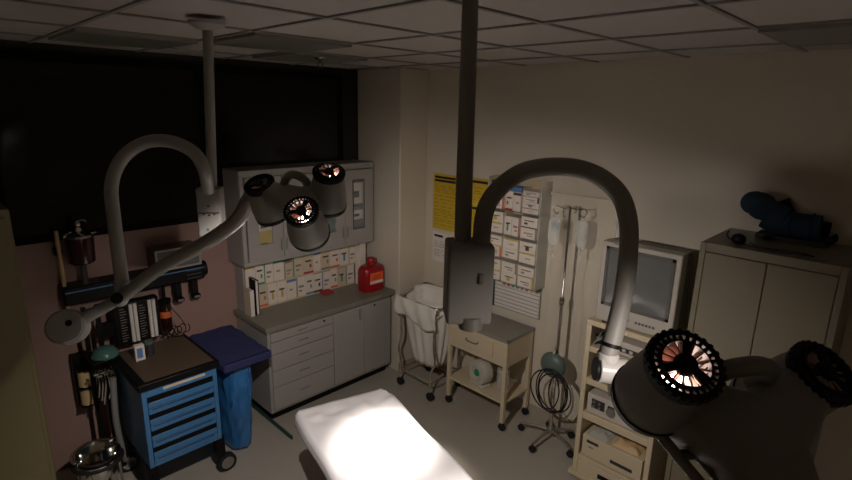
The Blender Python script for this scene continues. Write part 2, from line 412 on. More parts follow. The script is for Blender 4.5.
for k, m_, dx, h_, z_, lab in cont:
    x0 = CX0+.035+dw*k+dw*.2; x1 = x0+dw*.6; zz = 1.32+.0255+z_+(.0005 if z_ else 0)
    o = MB().box(-(x1-x0)/2, (x1-x0)/2, -.075, .075, 0, h_-.002); o.box(-.03, .03, -.0765, -.075, h_*.3, h_*.6, 1)
    o = o.build('supply_carton', [m_, 'print_dark'], loc=((x0+x1)/2, 3.94, zz)); tag(o, lab, 'carton', 'cartons behind the glass doors')

# base cabinet
t = thing('base_cabinet', 'grey base cabinet with five drawers and two doors under the counter', 'cabinet', (1.88, 3.60, 0))
W = 3.20-1.88
b = MB(); b.box(.0, W, .0, .53, .09, .825); b.build('body', 'cabinet', t, bevel=.003)
MB().box(.03, W-.01, .06, .53, 0, .09).build('toe_kick', 'black', t)
zs = [.815, .735, .625, .475, .325, .115]; dx1 = .63
for k in range(5):
    f = MB().box(.022, dx1-.004, -.020, 0, zs[k+1]+.003, zs[k]-.003).build('drawer', 'cabinet', t, bevel=.003)
    zc = (zs[k]+zs[k+1])/2
    b = MB(); b.box(.27, .37, -.024, -.019, zc-.004, zc+.004); b.build('pull', 'cabinet_in', f, bevel=.001)
    if k == 0:
        b = MB(); b.cyl((.53, -.018, zc+.012), (.53, -.027, zc+.012), .009); b.build('lock', 'black', f)
for k, (x0, x1) in enumerate(((dx1+.004, .975), (.981, W-.012))):
    f = MB().box(x0, x1, -.020, 0, .118, .812).build('door', 'cabinet', t, bevel=.003)
    b = MB()
    if k == 0: b.box(x1-.055, x1-.045, -.036, -.020, .69, .79)
    else: b.cyl((x0+.12, -.018, .785), (x0+.12, -.027, .785), .009)
    b.build('handle' if k == 0 else 'lock', 'steel_dull' if k == 0 else 'black', f, bevel=.002 if k == 0 else 0)
b = MB(); b.box(1.86, 3.245, 3.575, 4.148, .826, .872)
tag(b.build('worktop', 'counter', bevel=.004), 'grey-green counter worktop between the white box shelf and the drawers', 'worktop')

# open box shelf standing on the counter
t = thing('box_shelf', 'low open two-tier shelf of white boxes standing on the counter', 'shelf', (1.90, 4.0, .873))
W = 1.26
b = MB(); b.box(0, .014, 0, .14, 0, .42); b.box(W-.014, W, 0, .14, 0, .42); b.box(.014, W-.014, .12, .14, 0, .42); b.build('side_panel', 'cabinet', t)
for z in (0, .205): MB().box(.014, W-.014, 0, .12, z, z+.010).build('shelf_board', 'box_cream', t)
cols = ['green_print', 'print_dark', 'red_print', 'print_grey', 'purple_print', 'orange_print', 'blue_print', 'gold_print']
cname = {'green_print': 'green', 'print_dark': 'dark brown', 'red_print': 'red', 'print_grey': 'grey', 'purple_print': 'violet', 'orange_print': 'orange', 'blue_print': 'blue', 'gold_print': 'yellow'}
ordn = ['first', 'second', 'third', 'fourth', 'fifth', 'sixth', 'seventh', 'eighth', 'ninth', 'tenth', 'eleventh', 'twelfth', 'thirteenth']
def carton(name, sx, sy, sz, body, ink, axis, style, loc, lab, grp):
    """axis 'y': face looks to -y; 'x': face looks to -x"""
    b = MB(); e = .0012
    def q(u0, u1, z0, z1, mi):
        if axis == 'y': b.box(u0, u1, -sy/2-e, -sy/2, z0, z1, mi)
        else: b.box(-sx/2-e, -sx/2, u0, u1, z0, z1, mi)
    b.box(-sx/2, sx/2, -sy/2, sy/2, 0, sz)
    o = b.build(name, [body], loc=loc, bevel=.0015)
    tag(o, lab, 'box', grp)
    w = (sx if axis == 'y' else sy)/2
    b = MB()
    if style % 4 == 0: q(-w, w, sz*.84, sz*.97, 0); q(-w*.45, w*.2, sz*.42, sz*.50, 1)
    elif style % 4 == 1: q(-w*.6, w*.5, sz*.58, sz*.66, 1); q(-w*.2, w*.25, sz*.22, sz*.58, 0)
    elif style % 4 == 2: q(-w, -w*.8, 0, sz, 0); q(-w*.5, w*.6, sz*.45, sz*.56, 1); q(-w*.5, w*.2, sz*.25, sz*.33, 1)
    else: q(-w, w, 0, sz*.10, 0); q(-w*.6, w*.6, sz*.62, sz*.70, 1); q(w*.2, w*.6, sz*.3, sz*.48, 0)
    b.build('printed_label', [ink, 'print_dark' if style % 2 else 'print_grey'], o)
    return o
rnd = random.Random(3)
for tier in range(2):
    x = 2.03 if tier == 0 else 1.93
    i = 0
    while x < 3.10 and i < 13:
        w_ = rnd.choice((.085, .095, .105, .08)); h_ = rnd.choice((.188, .192, .18, .19))
        if x+w_ > 3.14: break
        ink = rnd.choice(cols)
        if tier == 1 and i == 4: h_ = .14
        body = 'box_white' if rnd.random() < .8 else 'box_cream'
        nm = ['lower', 'upper'][tier]
        carton('suture_box', w_, .10, h_, body, ink, 'y', rnd.randint(0, 3), (x+w_/2, 4.062, .8835+tier*.205),
               f'{"white" if body == "box_white" else "cream"} box, {cname[ink]} print, {ordn[i]} from left, {nm} tier of counter shelf', 'boxes on the counter shelf')
        x += w_+.0035; i += 1
tag(MB().box(-.05, .05, -.045, .045, 0, .02).build('flat_packet', ['red_print'], loc=(2.70, 3.95, .8735)), 'dark red flat packet lying on the counter in front of the white boxes', 'packet')
# folder and papers at the left end of the counter
o = MB(); o.box(-.012, .012, -.15, .15, 0, .30)
t = thing('binder', 'black binder standing upright at the left end of the counter', 'binder', (1.960, 3.93, .873))
MB().box(-.016, -.011, -.05, .05, 0, .31).build('cover', 'black', t, bevel=.001); MB().box(.011, .016, -.05, .05, 0, .31).build('cover', 'black', t, bevel=.001); MB().box(-.016, .016, .05, .055, 0, .31).build('spine', 'black', t); MB().box(-.010, .010, -.045, .048, .006, .30).build('pages', 'paper', t)
t = thing('paper_folder', 'pale cardboard folder of papers beside the black binder on the counter', 'folder', (1.912, 3.93, .873))
MB().box(-.018, .018, -.05, .05, 0, .23).build('pages', 'paper', t, bevel=.002); MB().box(-.021, -.0185, -.055, .055, 0, .245).build('cover', 'box_cream', t)
t = thing('glove_box', 'small white carton with green print beside the red container on the counter shelf', 'box', (3.115, 3.955, .873))
MB().box(-.035, .035, -.04, .04, 0, .43).build('carton', 'box_white', t, bevel=.002); MB().box(-.036, .036, -.0415, -.04, .12, .18).build('printed_band', 'green_print', t)
# sharps container
loc = V((3.09, 3.76, .873))
t = thing('sharps_container', 'red plastic sharps container with orange label on the counter corner', 'container', loc)
b = MB(); rings = []
for z, s in ((0, .92), (.012, 1), (.12, 1), (.15, .97), (.168, .86), (.176, .70)):
    rings.append([V((max(-.122, min(.122, .145*s*math.cos(a))), max(-.085, min(.085, .10*s*math.sin(a))), z*1.4)) for a in [2*PI*k/40 for k in range(40)]])
b.loft(rings); b.build('body', 'sharps_red', t, bevel=0, angle=50)
b = MB(); b.lathe([(.0005, .32), (.036, .32), (.042, .31), (.042, .285), (.033, .28), (.036, .24), (.0005, .24)], None, 24); b.build('neck', 'sharps_red', t)
b = MB(); b.box(-.08, .08, -.0865, -.085, .08, .19, 0); b.box(-.08, .08, -.0872, -.0865, .08, .108, 1); b.box(-.05, .05, -.0872, -.0865, .128, .137, 2); b.box(-.04, .045, -.0872, -.0865, .15, .159, 2); b.build('warning_label', ['sharps_label', 'paper', 'red_print'], t)

# ------------------------------------------------------------------ posters and rack on the far wall (faces look to -x)
def poster(name, y0, y1, z0, z1, paper, ink, lab, cat, bars, seed, cols=1):
    t = thing(name, lab, cat, (X1-.0005, (y0+y1)/2, (z0+z1)/2))
    hy, hz = (y1-y0)/2, (z1-z0)/2
    b = MB(); b.box(-.003, 0, -hy, hy, -hz, hz, 0)
    r = random.Random(seed)
    for bi, bw in enumerate(bars): b.box(-.0045, -.003, hy-.02-bw*(2*hy-.04), hy-.02, hz-.045-.032*bi, hz-.022-.032*bi, 2)
    z = hz-.05-.032*len(bars)
    while z > -hz+.03:
        u = hy-.02
        while u > -hy+.03:
            L = r.uniform(.03, .09)
            b.box(-.004, -.003, max(-hy+.015, u-L), u, z-.006, z, 1); u -= L+r.uniform(.01, .04)
        z -= r.choice((.018, .02, .034))
    b.build('printed_sheet', [paper, ink, 'ink'], t)
    return t
poster('wall_poster', 3.115, 3.43, 1.475, 2.01, 'yellow_paper', 'yellow_ink', 'yellow notice with two black heading bars nearest the column', 'poster', (.95, .95), 1)
poster('wall_poster', 2.69, 3.105, 1.78, 2.015, 'yellow_paper', 'yellow_ink', 'upper yellow notice partly behind the lamp pole beside the box rack', 'poster', (.9,), 2)
poster('wall_poster', 2.69, 3.105, 1.30, 1.775, 'yellow_paper', 'yellow_ink', 'lower yellow notice partly behind the lamp pole beside the box rack', 'poster', (.9,), 5)
poster('wall_notice', 3.13, 3.42, 1.15, 1.44, 'paper', 'paper_ink', 'white typed notice below the yellow one beside the column', 'notice', (.45,), 3)

RX = X1-.0003
t = thing('wall_rack', 'beige wall rack of stacked white boxes beside the yellow notices', 'rack', (RX, 2.40, 1.19))
b = MB(); b.box(-.012, 0, -.25, .26, 0, .88); b.build('back_panel', 'cream', t)
for y in (-.262, .25): MB().box(-.15, -.0, y, y+.012, 0, .88).build('side_panel', 'plastic_clear' if y < 0 else 'cream', t)
for z in (0, .205, .41, .615): MB().box(-.15, -.012, -.25, .25, z, z+.008).build('shelf_board', 'steel_dull', t)
for yy in (.083, -.083):
    MB().box(-.13, -.012, yy-.002, yy+.002, .008, .82).build('divider', 'cream', t)
rown = ['bottom', 'third', 'second', 'top']; coln = ['left', 'middle', 'right']
inks = [[('gold_print', 'orange_print'), ('gold_print', 'print_grey'), ('gold_print', 'print_grey')],
        [('orange_print', 'gold_print'), ('print_grey', 'gold_print'), ('gold_print', 'print_dark')],
        [('gold_print', 'gold_print'), ('green_print', 'red_print'), ('print_grey', 'print_dark')],
        [('orange_print', 'red_print'), ('red_print', 'print_dark'), ('print_grey', 'print_grey', 'print_dark', 'print_grey')]]
for row in range(4):
    for c in range(3):
        k = inks[row][c]; yc = 2.40+(.166, 0, -.166)[c]; z0 = 1.19+.205*row+.0085
        vert = (row == 3 and c == 1) or (row == 2 and c == 1)
        n = len(k); h = .175/n if n > 2 else .088
        for i, ink in enumerate(k):
            if vert:
                pos = (RX-.0845, yc+(.038, -.038)[i], z0); sz = (.13, .073, .155)
                wh = ('left', 'right')[i]+' upright box'
            else:
                pos = (RX-.0845, yc, z0+i*(h+.0008)); sz = (.13, .150, h)
                wh = (('lower', 'upper') if n == 2 else ('lowest', 'second lowest', 'third lowest', 'topmost'))[i]+' box'
            carton('suture_box', sz[0], sz[1], sz[2], 'box_white', ink, 'x', (i+row*2+c) % 4, pos,
                   f'{wh}, {coln[c]} column, {rown[row]} shelf of wall rack, {cname[ink]} print', 'boxes in the wall rack')
tag(MB().box(-.055, .055, -.07, .07, 0, .035).build('blue_packet', ['blue_print'], loc=(RX-.08, 2.40, 1.19+.615+.0085+.1555)), 'pale blue packet lying on the upright boxes at the top of the wall rack', 'packet')
tag(MB().box(-.055, .055, -.07, .07, 0, .05).build('blue_packet', ['teal_glass'], loc=(RX-.08, 2.566, 1.19+.615+.0085+.178)), 'pale green packet on top of the left column of the wall rack', 'packet')

t = thing('card_file', 'white wall card file with coloured tabs under the box rack', 'card file', (RX, 2.40, .90))
MB().box(-.012, 0, -.24, .24, 0, .275).build('back_panel', 'steel_dull', t)
for k in range(7):
    z = .225-.034*k
    b = MB(); b.box(-.022+.0005*k, -.012, -.235, .225, z-.012, z+.02, 0); b.box(-.0228+.0005*k, -.022+.0005*k, -.235, .225, z+.012, z+.017, 1); b.build('card_row', ['paper', 'print_grey'], t)
b = MB()
for k in range(9): b.box(-.0245, -.022, .19-.047*k-.03, .19-.047*k, .222, .236, (0, 1, 1, 2, 2, 3, 4, 5, 5)[k])
b.build('tab_strip', ['paper', 'red_print', 'green_print', 'orange_print', 'purple_print', 'gold_print'], t)
MB().box(-.025, 0, .226, .242, 0, .275).build('green_edge', 'floor_green', t)

# ------------------------------------------------------------------ laundry hamper
t = thing('laundry_hamper', 'white linen bag on a wheeled chrome frame beside the column', 'hamper', (3.30, 3.14, 0))
hx, hy, hz = .185, .26, .90
b = MB(); rim = []
for (sx, sy) in ((-1, -1), (1, -1), (1, 1), (-1, 1)):
    for k in range(6):
        a = math.atan2(sy, sx)-PI/4+PI/2*k/5; rim.append((sx*(hx-.05)+.05*math.cos(a), sy*(hy-.05)+.05*math.sin(a), hz+(.045 if sx > 0 else 0)+(.0)))
b.tube(rim, .0095, 10, closed=True); b.build('rim', 'chrome', t)
for (sx, sy) in ((-1, -1), (1, -1), (-1, 1), (1, 1)):
    l = MB().tube(smooth([(sx*hx, sy*(hy-.03), hz), (sx*hx*.95, sy*(hy-.05), .55), (sx*hx*1.0, sy*(hy-.02), .38), (sx*hx*1.05, sy*(hy-.06), .27), (sx*hx*1.05, sy*(hy-.06), .075)], 6), .0095, 10).build('leg', 'chrome', t)
    b = MB(); b.cyl((sx*hx*1.05-.014, sy*(hy-.06), .04), (sx*hx*1.05+.014, sy*(hy-.06), .04), .04, seg=20); b.build('caster', 'rubber', l)
b = MB(); b.tube([(-hx*1.05, -(hy-.06), .17), (-hx*1.05, hy-.06, .17), (hx*1.05, hy-.06, .17), (hx*1.05, -(hy-.06), .17)], .008, 8, closed=True); b.build('base_rail', 'chrome', t)
b = MB(); rings = []
for j in range(15):
    q = j/14; z = .25+q*.66; s = .55+.42*min(1, q*1.5)**.7
    ring = []
    for k in range(72):
        a = 2*PI*k/72; cx, cy = math.cos(a), math.sin(a); m = max(abs(cx), abs(cy)); rr = 1/(.55*1+.45*m*1.2)
        f = 1+.09*(1.1-q)*math.sin(a*13+q*2)+.05*math.sin(a*5+q*3)*(1-q)
        ring.append(V((cx*hx*.98*s*rr*f, cy*hy*.98*s*rr*f, z+(.045*(cx > 0)*q**6))))
    rings.append(ring)
b.loft(rings, cap=False); b.add(rings[0], [tuple(range(72))]); b.build('bag', 'linen', t, solid=.003, angle=80)
def flap(u, v):
    y = -hy*1.02+u*2.04*hy; dr = v*.22*(1-.35*abs(u-.3))
    return V((-hx*1.04-.012-.02*math.sin(v*PI*.8)-.008*math.sin(u*18+v*4), y, hz+.012-dr-.02*math.sin(u*7)*v))
b = MB(); b.grid(flap, 24, 10); b.build('cuff', 'linen', t, solid=.003, angle=80)
def inner(u, v): return V((-hx*.93+u*1.86*hx, -hy*.93+v*1.86*hy, .81-.05*math.sin(PI*u)*math.sin(PI*v)+.012*math.sin(u*9+v*5)))
b = MB(); b.grid(inner, 12, 16); b.build('linen_load', 'linen', t, angle=80)

# ------------------------------------------------------------------ small instrument table
TX0, TX1, TY0, TY1 = 3.19, 3.575, 2.185, 2.83
loc = V(((TX0+TX1)/2, (TY0+TY1)/2, 0)); hx, hy = (TX1-TX0)/2, (TY1-TY0)/2
t = thing('instrument_table', 'cream wheeled instrument table with one drawer and steel top', 'table', loc)
for (sx, sy) in ((-1, -1), (1, -1), (-1, 1), (1, 1)):
    x, y = sx*(hx-.022), sy*(hy-.022)
    l = MB().box(x-.018, x+.018, y-.018, y+.018, .075, .80).build('leg', 'cream', t, bevel=.004)
    b = MB(); b.cyl((x, y, .076), (x, y, .055), .008); b.build('caster_stem', 'steel_dull', l)
    b = MB(); b.cyl((x-.01, y, .0325), (x+.01, y, .0325), .0325, seg=20); b.build('caster', 'rubber', l)
MB().box(-hx+.006, hx-.006, -hy+.006, hy-.006, .58, .795).build('apron', 'cream', t, bevel=.003)
d = MB().box(-hx-.008, -hx+.006, -hy+.14, hy-.09, .635, .775).build('drawer', 'cream', t, bevel=.003)
b = MB(); b.tube(smooth([(-hx-.006, -.03, .715), (-hx-.028, -.02, .706), (-hx-.028, .08, .706), (-hx-.006, .09, .715)], 4), .006, 8); b.build('handle', 'steel_dull', d)
b = MB(); b.box(-hx, hx, -hy, hy, .796, .815, 0)
for q in ((-hx, hx, -hy, -hy+.012), (-hx, hx, hy-.012, hy), (-hx, -hx+.012, -hy, hy), (hx-.012, hx, -hy, hy)): b.box(*q, .815, .827)
b.build('tray_top', 'tray_steel', t, bevel=.002)
MB().box(-hx+.01, hx-.01, -hy+.01, hy-.01, .245, .265).build('lower_shelf', 'cream', t, bevel=.003)
# things on the lower shelf
loc = V((3.30, 2.52, .266))
t = thing('round_reel', 'white round reel with green centre on the lower shelf of the cream table', 'reel', loc, math.radians(-12))
R = Matrix.Translation((0, 0, .125)) @ Matrix.Rotation(PI/2, 4, 'Y')
b = MB(); b.lathe([(.030, -.045), (.075, -.05), (.105, -.05), (.11, -.04), (.11, .04), (.105, .05), (.075, .05), (.030, .045), (.030, -.045)], R, 36); b.build('body', 'device', t)
b = MB(); b.lathe([(.0005, -.054), (.03, -.054), (.034, -.048), (.034, .04), (.0005, .04)], R, 24); b.build('core', 'green_mid', t)
b = MB(); b.lathe([(.055, -.0525), (.062, -.056), (.07, -.0525), (.07, -.049), (.055, -.048), (.055, -.0525)], R, 32); b.build('ring', 'white_and_lit', t)
MB().box(-.05, .05, -.085, .085, 0, .03).build('foot', 'device', t, bevel=.006)
t = thing('plastic_jar', 'clear plastic jar beside the white reel on the lower shelf', 'jar', (3.38, 2.34, .266))
MB().lathe([(.0005, 0), (.05, 0), (.055, .01), (.055, .15), (.05, .17), (.0005, .17)], None, 24).build('body', 'plastic_clear', t); MB().lathe([(.0005, .171), (.052, .171), (.052, .19), (.0005, .192)], None, 24).build('lid', 'device', t)

# ------------------------------------------------------------------ drip stand
IX, IY = 3.40, 1.86
t = thing('drip_stand', 'chrome drip stand on a wheeled five-legged base behind the bed', 'drip stand', (IX, IY, 0))
MB().cyl((0, 0, .09), (.0, 0, 1.20), .0125).build('lower_tube', 'chrome', t); MB().cyl((0, 0, 1.2), (0, 0, 1.93), .009).build('upper_tube', 'chrome', t)
b = MB(); b.lathe([(.0005, 1.17), (.018, 1.17), (.022, 1.19), (.022, 1.22), (.015, 1.235), (.0005, 1.235)]); b.build('height_clamp', 'chrome', t)
MB().lathe([(.0005, .07), (.03, .07), (.032, .1), (.02, .12), (.0005, .12)]).build('base_hub', 'steel_dull', t)
for k in range(5):
    a = math.radians(178-72*k); e = V((.245*math.cos(a), .245*math.sin(a), .07))
    if IX+e.x > 3.56: e *= (3.55-IX)/e.x*.95
    e.z = .07
    l = MB().tube([(0, 0, .09), e*.55+V((0, 0, .05)), e], .011, 10).build('base_leg', 'steel_dull', t)
    b = MB(); b.cyl(e+V((-.010, 0, -.042)), e+V((.010, 0, -.042)), .028, seg=18); b.cyl(e, e+V((0, 0, -.04)), .006); b.build('caster', 'rubber', l)
for k in range(4):
    a = math.radians(45+90*k-38); c_, s_ = math.cos(a), math.sin(a)
    pts = [(0, 0, 1.925), (.05*c_, .05*s_, 1.915), (.11*c_, .11*s_, 1.925), (.125*c_, .125*s_, 1.895), (.105*c_, .105*s_, 1.868), (.085*c_, .085*s_, 1.878)]
    MB().tube(smooth(pts, 5), .0042, 8).build('hook', 'chrome', t)
# what hangs on it
def fluid_bag(y, x, z, lab, half):
    t = thing('fluid_bag', lab, 'drip bag', (x, y, z), math.radians(90), group='bags on the drip stand')
    rings = []
    for j in range(13):
        q = j/12; zz = -.22+q*.20; w = .048*(.55+.45*min(1, 6*q)*min(1, 5*(1-q)+.35)); d = .014*math.sin(PI*min(1, q*1.05+.02))+.003
        rings.append([V((w*math.cos(2*PI*k/24), d*math.sin(2*PI*k/24), zz)) for k in range(24)])
    o = MB().loft(rings).build('bag', 'plastic_clear', t, angle=70)
    b = MB(); b.tube(smooth([(0, 0, -.02), (.012, 0, -.005), (0, 0, .008), (-.012, 0, -.005), (0, 0, -.02)], 4), .0025, 8); b.build('hanger', 'plastic_clear', t)
    if half: MB().box(-.03, .03, -.0185, -.0165, -.10, -.05).build('printed_label', 'blue_print', t)
    b = MB(); b.cyl((0, 0, -.22), (0, 0, -.26), .009); b.cyl((0, 0, -.30), (0, 0, -.265), .012); b.build('drip_chamber', 'plastic_clear', t)
    b = MB(); b.tube(smooth([(0, 0, -.30), (.015, .01, -.5), (-.01, .0, -.8), (.0, .0, -.98)], 8), .002, 6); b.build('drip_line', 'plastic_clear', t)
    return t
fluid_bag(IY+.085, IX-.06, 1.86, 'clear drip bag hanging left of the chrome pole', True)
fluid_bag(IY-.09, IX+.03, 1.855, 'clear drip bag hanging right of the chrome pole near the monitor', False)
# teal pressure bulb with coiled tubes
t = thing('pressure_gauge', 'teal round gauge housing with coiled black tubes on the drip stand pole', 'gauge', (IX-.05, IY, .60))
b = MB(); b.sphere((0, 0, .085), .108, sc=(.5, 1, .98)); b.build('housing', 'teal', t)
for k in range(5):
    b = MB(); ry, rz = .09+.022*k, .155+.014*(k % 3); yo = (-.09, .0, -.04, -.07, -.02)[k]
    b.tube([(-.05-.006*k, yo+ry*math.sin(2*PI*i/28)*.9, -.10+rz*math.cos(2*PI*i/28)) for i in range(28)], .0055, 8, closed=True); b.build('coiled_tube', 'rubber', t)
MB().tube(smooth([(-.02, 0, .15), (.0, .0, .2), (.04, 0, .24)], 5), .008, 8).build('hanger', 'steel_dull', t)

# suction bottle and rail on the far wall
t = thing('wall_rail', 'thin metal equipment rail on the wall behind the drip stand', 'rail', (X1-.03, 1.85, 1.98))
MB().box(-.006, .006, -.34, .28, -.012, .012).build('bar', 'wall_paint', t)
for y in (-.30, 0, .24): MB().box(.006, .029, y-.012, y+.012, -.01, .01).build('bracket', 'steel_dull', t)
t = thing('suction_bottle', 'clear suction bottle hanging on the wall beside the top of the monitor', 'bottle', (X1-.085, 1.50, 1.66))
MB().lathe([(.0005, 0), (.045, 0), (.052, .012), (.052, .17), (.046, .185), (.0005, .185)], None, 28).build('bottle', 'plastic_clear', t); MB().lathe([(.0005, .186), (.054, .186), (.056, .205), (.03, .22), (.012, .235), (.0005, .235)], None, 28).build('lid', 'device', t)
MB().box(.045, .084, -.02, .02, .10, .33).build('wall_bracket', 'device', t)

# ------------------------------------------------------------------ monitor cart
KX0, KX1, KY0, KY1 = 3.14, 3.565, .985, 1.515
t = thing('media_cart', 'cream open-shelved cart carrying the television and recorders', 'cart', ((KX0+KX1)/2, (KY0+KY1)/2, 0))
hx, hy = (KX1-KX0)/2, (KY1-KY0)/2
for sy in (-1, 1):
    y0, y1 = sorted((sy*hy, sy*(hy-.035))); MB().box(-hx, hx, y0, y1, .06, 1.20).build('side_panel', 'cream', t, bevel=.003)
MB().box(-hx, hx, -hy, hy, 1.20, 1.238).build('top', 'cream', t, bevel=.004)
MB().box(hx-.012, hx-.001, -hy+.035, hy-.035, .2, 1.2).build('back_panel', 'tan', t)
for z0, z1 in ((1.01, 1.05), (.765, .81), (.495, .55), (.17, .20)): MB().box(-hx+.001, hx-.012, -hy+.035, hy-.035, z0, z1).build('shelf_board', 'cream', t, bevel=.003)
d = MB().box(-hx-.004, -hx+.02, -hy+.037, hy-.037, .035, .168).build('drawer', 'cream', t, bevel=.003)
MB().box(-hx-.006, -hx-.003, -.07, .07, .09, .125).build('finger_slot', 'black', d)
MB().box(-hx-.03, hx, -hy-.01, hy+.02, .03, .06).build('plinth', 'cream', t, bevel=.004)
for (sx, sy) in ((-1, -1), (1, -1), (-1, 1), (1, 1)):
    b = MB(); b.cyl((sx*(hx-.05), sy*(hy-.03)-.01, .018), (sx*(hx-.05), sy*(hy-.03)+.01, .018), .018, seg=16); b.build('caster', 'rubber', t)
# television
t = thing('television', 'grey boxy tube television with dark screen on top of the cream cart', 'television', (3.16, 1.225, 1.239))
b = MB(); hw = .25
def rr_(w, z0, z1, x): return [V((x, -w, z0)), V((x, w, z0)), V((x, w, z1)), V((x, -w, z1))]
b.loft([rr_(hw, .012, .55, .10), rr_(hw-.015, .012, .545, .22), rr_(.19, .02, .46, .40)]); b.build('rear_case', 'crt_back', t, bevel=.006)
b = MB(); b.box(-.0, .10, -hw, hw, .01, .555); b.build('front_case', 'crt_case', t, bevel=.008)
b = MB(); sw, s0, s1 = .218, .125, .525
for q in ((-sw, sw, s1-.022, s1), (-sw, sw, s0, s0+.022), (-sw, -sw+.022, s0, s1), (sw-.022, sw, s0, s1)): b.box(-.006, .0, *q)
b.build('bezel', 'crt_bezel', t, bevel=.002)
def scr(u, v):
    y = -(sw-.02)+u*2*(sw-.02); z = s0+.02+v*(s1-s0-.04); return V((-.002-.012*(1-(2*u-1)**2)*(1-(2*v-1)**2)**.5, y, z))
b = MB(); b.grid(scr, 16, 12); b.build('screen', 'crt_glass', t, angle=80)
MB().box(-.003, 0, .02, .05, .056, .072).build('maker_mark', 'crt_bezel', t)
for k in range(6): MB().box(-.003, 0, -.02-.022*k-.014, -.02-.022*k, .055, .07).build('button', 'crt_bezel', t)
MB().cbox((-.002, -.2, .062), (.006, .016, .016)).build('power_button', 'crt_bezel', t)
MB().box(-.002, 0, .10, .17, .545, .551).build('name_strip', 'crt_bezel', t)
MB().box(.002, .08, -.2, -.17, 0, .012).build('foot', 'rubber', t); MB().box(.002, .08, .17, .2, 0, .012).build('foot', 'rubber', t); MB().box(.25, .33, -.15, .15, 0, .022).build('foot', 'rubber', t)
# decks on the shelves
def deck(name, lab, cat, y, z, w, d, h, m_='device', kind=0):
    t = thing(name, lab, cat, (3.15, y, z))
    MB().box(0, d, -w/2, w/2, .006, h).build('case', m_, t, bevel=.004)
    b = MB()
    if kind == 0:
        b.box(-.003, 0, -w*.42, w*.32, h*.30, h*.62)
    elif kind == 1:
        b.box(-.003, 0, w*.12, w*.40, h*.35, h*.8); b.box(-.003, 0, -w*.08, w*.06, h*.3, h*.75)
    else:
        b.box(-.003, 0, -w*.36, 0, h*.28, h*.42); MB().box(-.002, 0, w*.22, w*.42, h*.70, h*.82).build('name_plate', 'device_dark', t)
    b.build('front_panel', 'device_dark', t)
    b = MB()
    if kind == 0:
        for k in range(5): MB().box(-.006, -.002, w*.26-k*w*.14-.022, w*.26-k*w*.14, h*.36, h*.56).build('button', 'device', t)
    elif kind == 1:
        for (u, v) in ((.34, .68), (.22, .68), (.34, .46), (.22, .46)): MB().cyl((-.003, w*u, h*v), (-.014, w*u, h*v), .008, seg=14).build('knob', 'steel_dull', t)
        b.cyl((-.002, -w*.02, h*.5), (-.02, -w*.02, h*.5), h*.2, seg=20)
    else: b.box(-.004, -.002, w*.3, w*.38, h*.5, h*.56)
    if b.v: b.build('dial' if kind == 1 else 'slot_key', 'steel_dull', t)
    for sy in (-1, 1): MB().box(.02, d-.02, sy*w*.4-.01, sy*w*.4+.01, 0, .006).build('foot', 'rubber', t)
    return t
deck('video_recorder', 'silver video recorder on the top shelf right under the television', 'recorder', 1.17, 1.051, .34, .34, .10, 'device', 0)
deck('control_unit', 'white control unit with round dial on the middle shelf of the cream cart', 'device', 1.29, .551, .34, .30, .15, 'device', 1)
deck('recorder_unit', 'large cream recorder unit on the bottom shelf of the cream cart', 'recorder', 1.25, .201, .43, .36, .17, 'cream', 2)
t = thing('cable_bundle', 'tangled grey cables bundled at the left of the video recorder', 'cables', (3.20, 1.42, 1.051))
r = random.Random(5)
for k in range(4):
    pts = [(r.uniform(-.04, .08), r.uniform(-.035, .05), .012+r.uniform(0, .09)) for i in range(7)]
    MB().tube(smooth(pts, 5), .006, 8).build('cable', ('hose_grey', 'black')[k % 2], t)
t = thing('spray_bottle', 'dull green bottle standing at the left of the second cart shelf', 'bottle', (3.22, 1.44, .811))
MB().lathe([(.0005, 0), (.03, 0), (.033, .01), (.033, .10), (.012, .125), (.012, .14), (.0005, .14)], None, 20).build('body', 'teal', t); MB().lathe([(.0005, .14), (.016, .14), (.016, .165), (.0005, .167)], None, 16).build('cap', 'device', t)
def heap(u, v, sx, sy, h, seed):
    x = -sx/2+u*sx; y = -sy/2+v*sy
    e = min(u, 1-u, v, 1-v)*6; return V((x, y, .002+h*min(1, e)*(.6+.4*noise.noise(V((u*4+seed, v*4, seed))))))
for (y, sx, sy, h, m_, lab, seed) in ((1.36, .2, .15, .05, 'plastic_clear', 'clear plastic bag lying on the large cream recorder unit', 1), (1.17, .17, .19, .045, 'roll_beige', 'tan paper packet lying on the large cream recorder unit', 4)):
    b = MB(); b.grid(lambda u, v: heap(u, v, sx, sy, h, seed), 14, 14); b.box(-sx/2, sx/2, -sy/2, sy/2, 0, .002)
    tag(b.build('soft_packet', m_, loc=(3.26, y, .372), angle=60), lab, 'packet')

# ------------------------------------------------------------------ tall tan cabinet on the right
t = thing('storage_cabinet', 'tall tan two-door metal cabinet beside the television', 'cabinet', (3.04, .535, 0))
dp, hy, hz = .54, .325, 1.925
MB().box(0.02, dp, -hy, hy, .02, hz).build('body', 'tan', t, bevel=.006)
b = MB(); b.box(0, .02, hy-.03, hy, .05, hz); b.box(0, .02, -hy, -hy+.03, .05, hz); b.box(0, .02, -hy+.03, hy-.03, hz-.05, hz); b.box(0, .02, -hy+.03, hy-.03, .05, .10); b.build('front_frame', 'tan', t, bevel=.003)
for sy in (-1, 1):
    y0, y1 = sorted((sy*.002, sy*(hy-.033)))
    d = MB().box(-.003, .018, y0, y1, .103, hz-.053).build('door', 'tan', t, bevel=.003)
    if sy > 0: MB().box(-.03, -.003, .04, .055, .95, 1.07).build('handle', 'steel_dull', d, bevel=.003)
MB().box(.04, dp, -hy+.01, hy-.01, 0, .02).build('base', 'black', t)
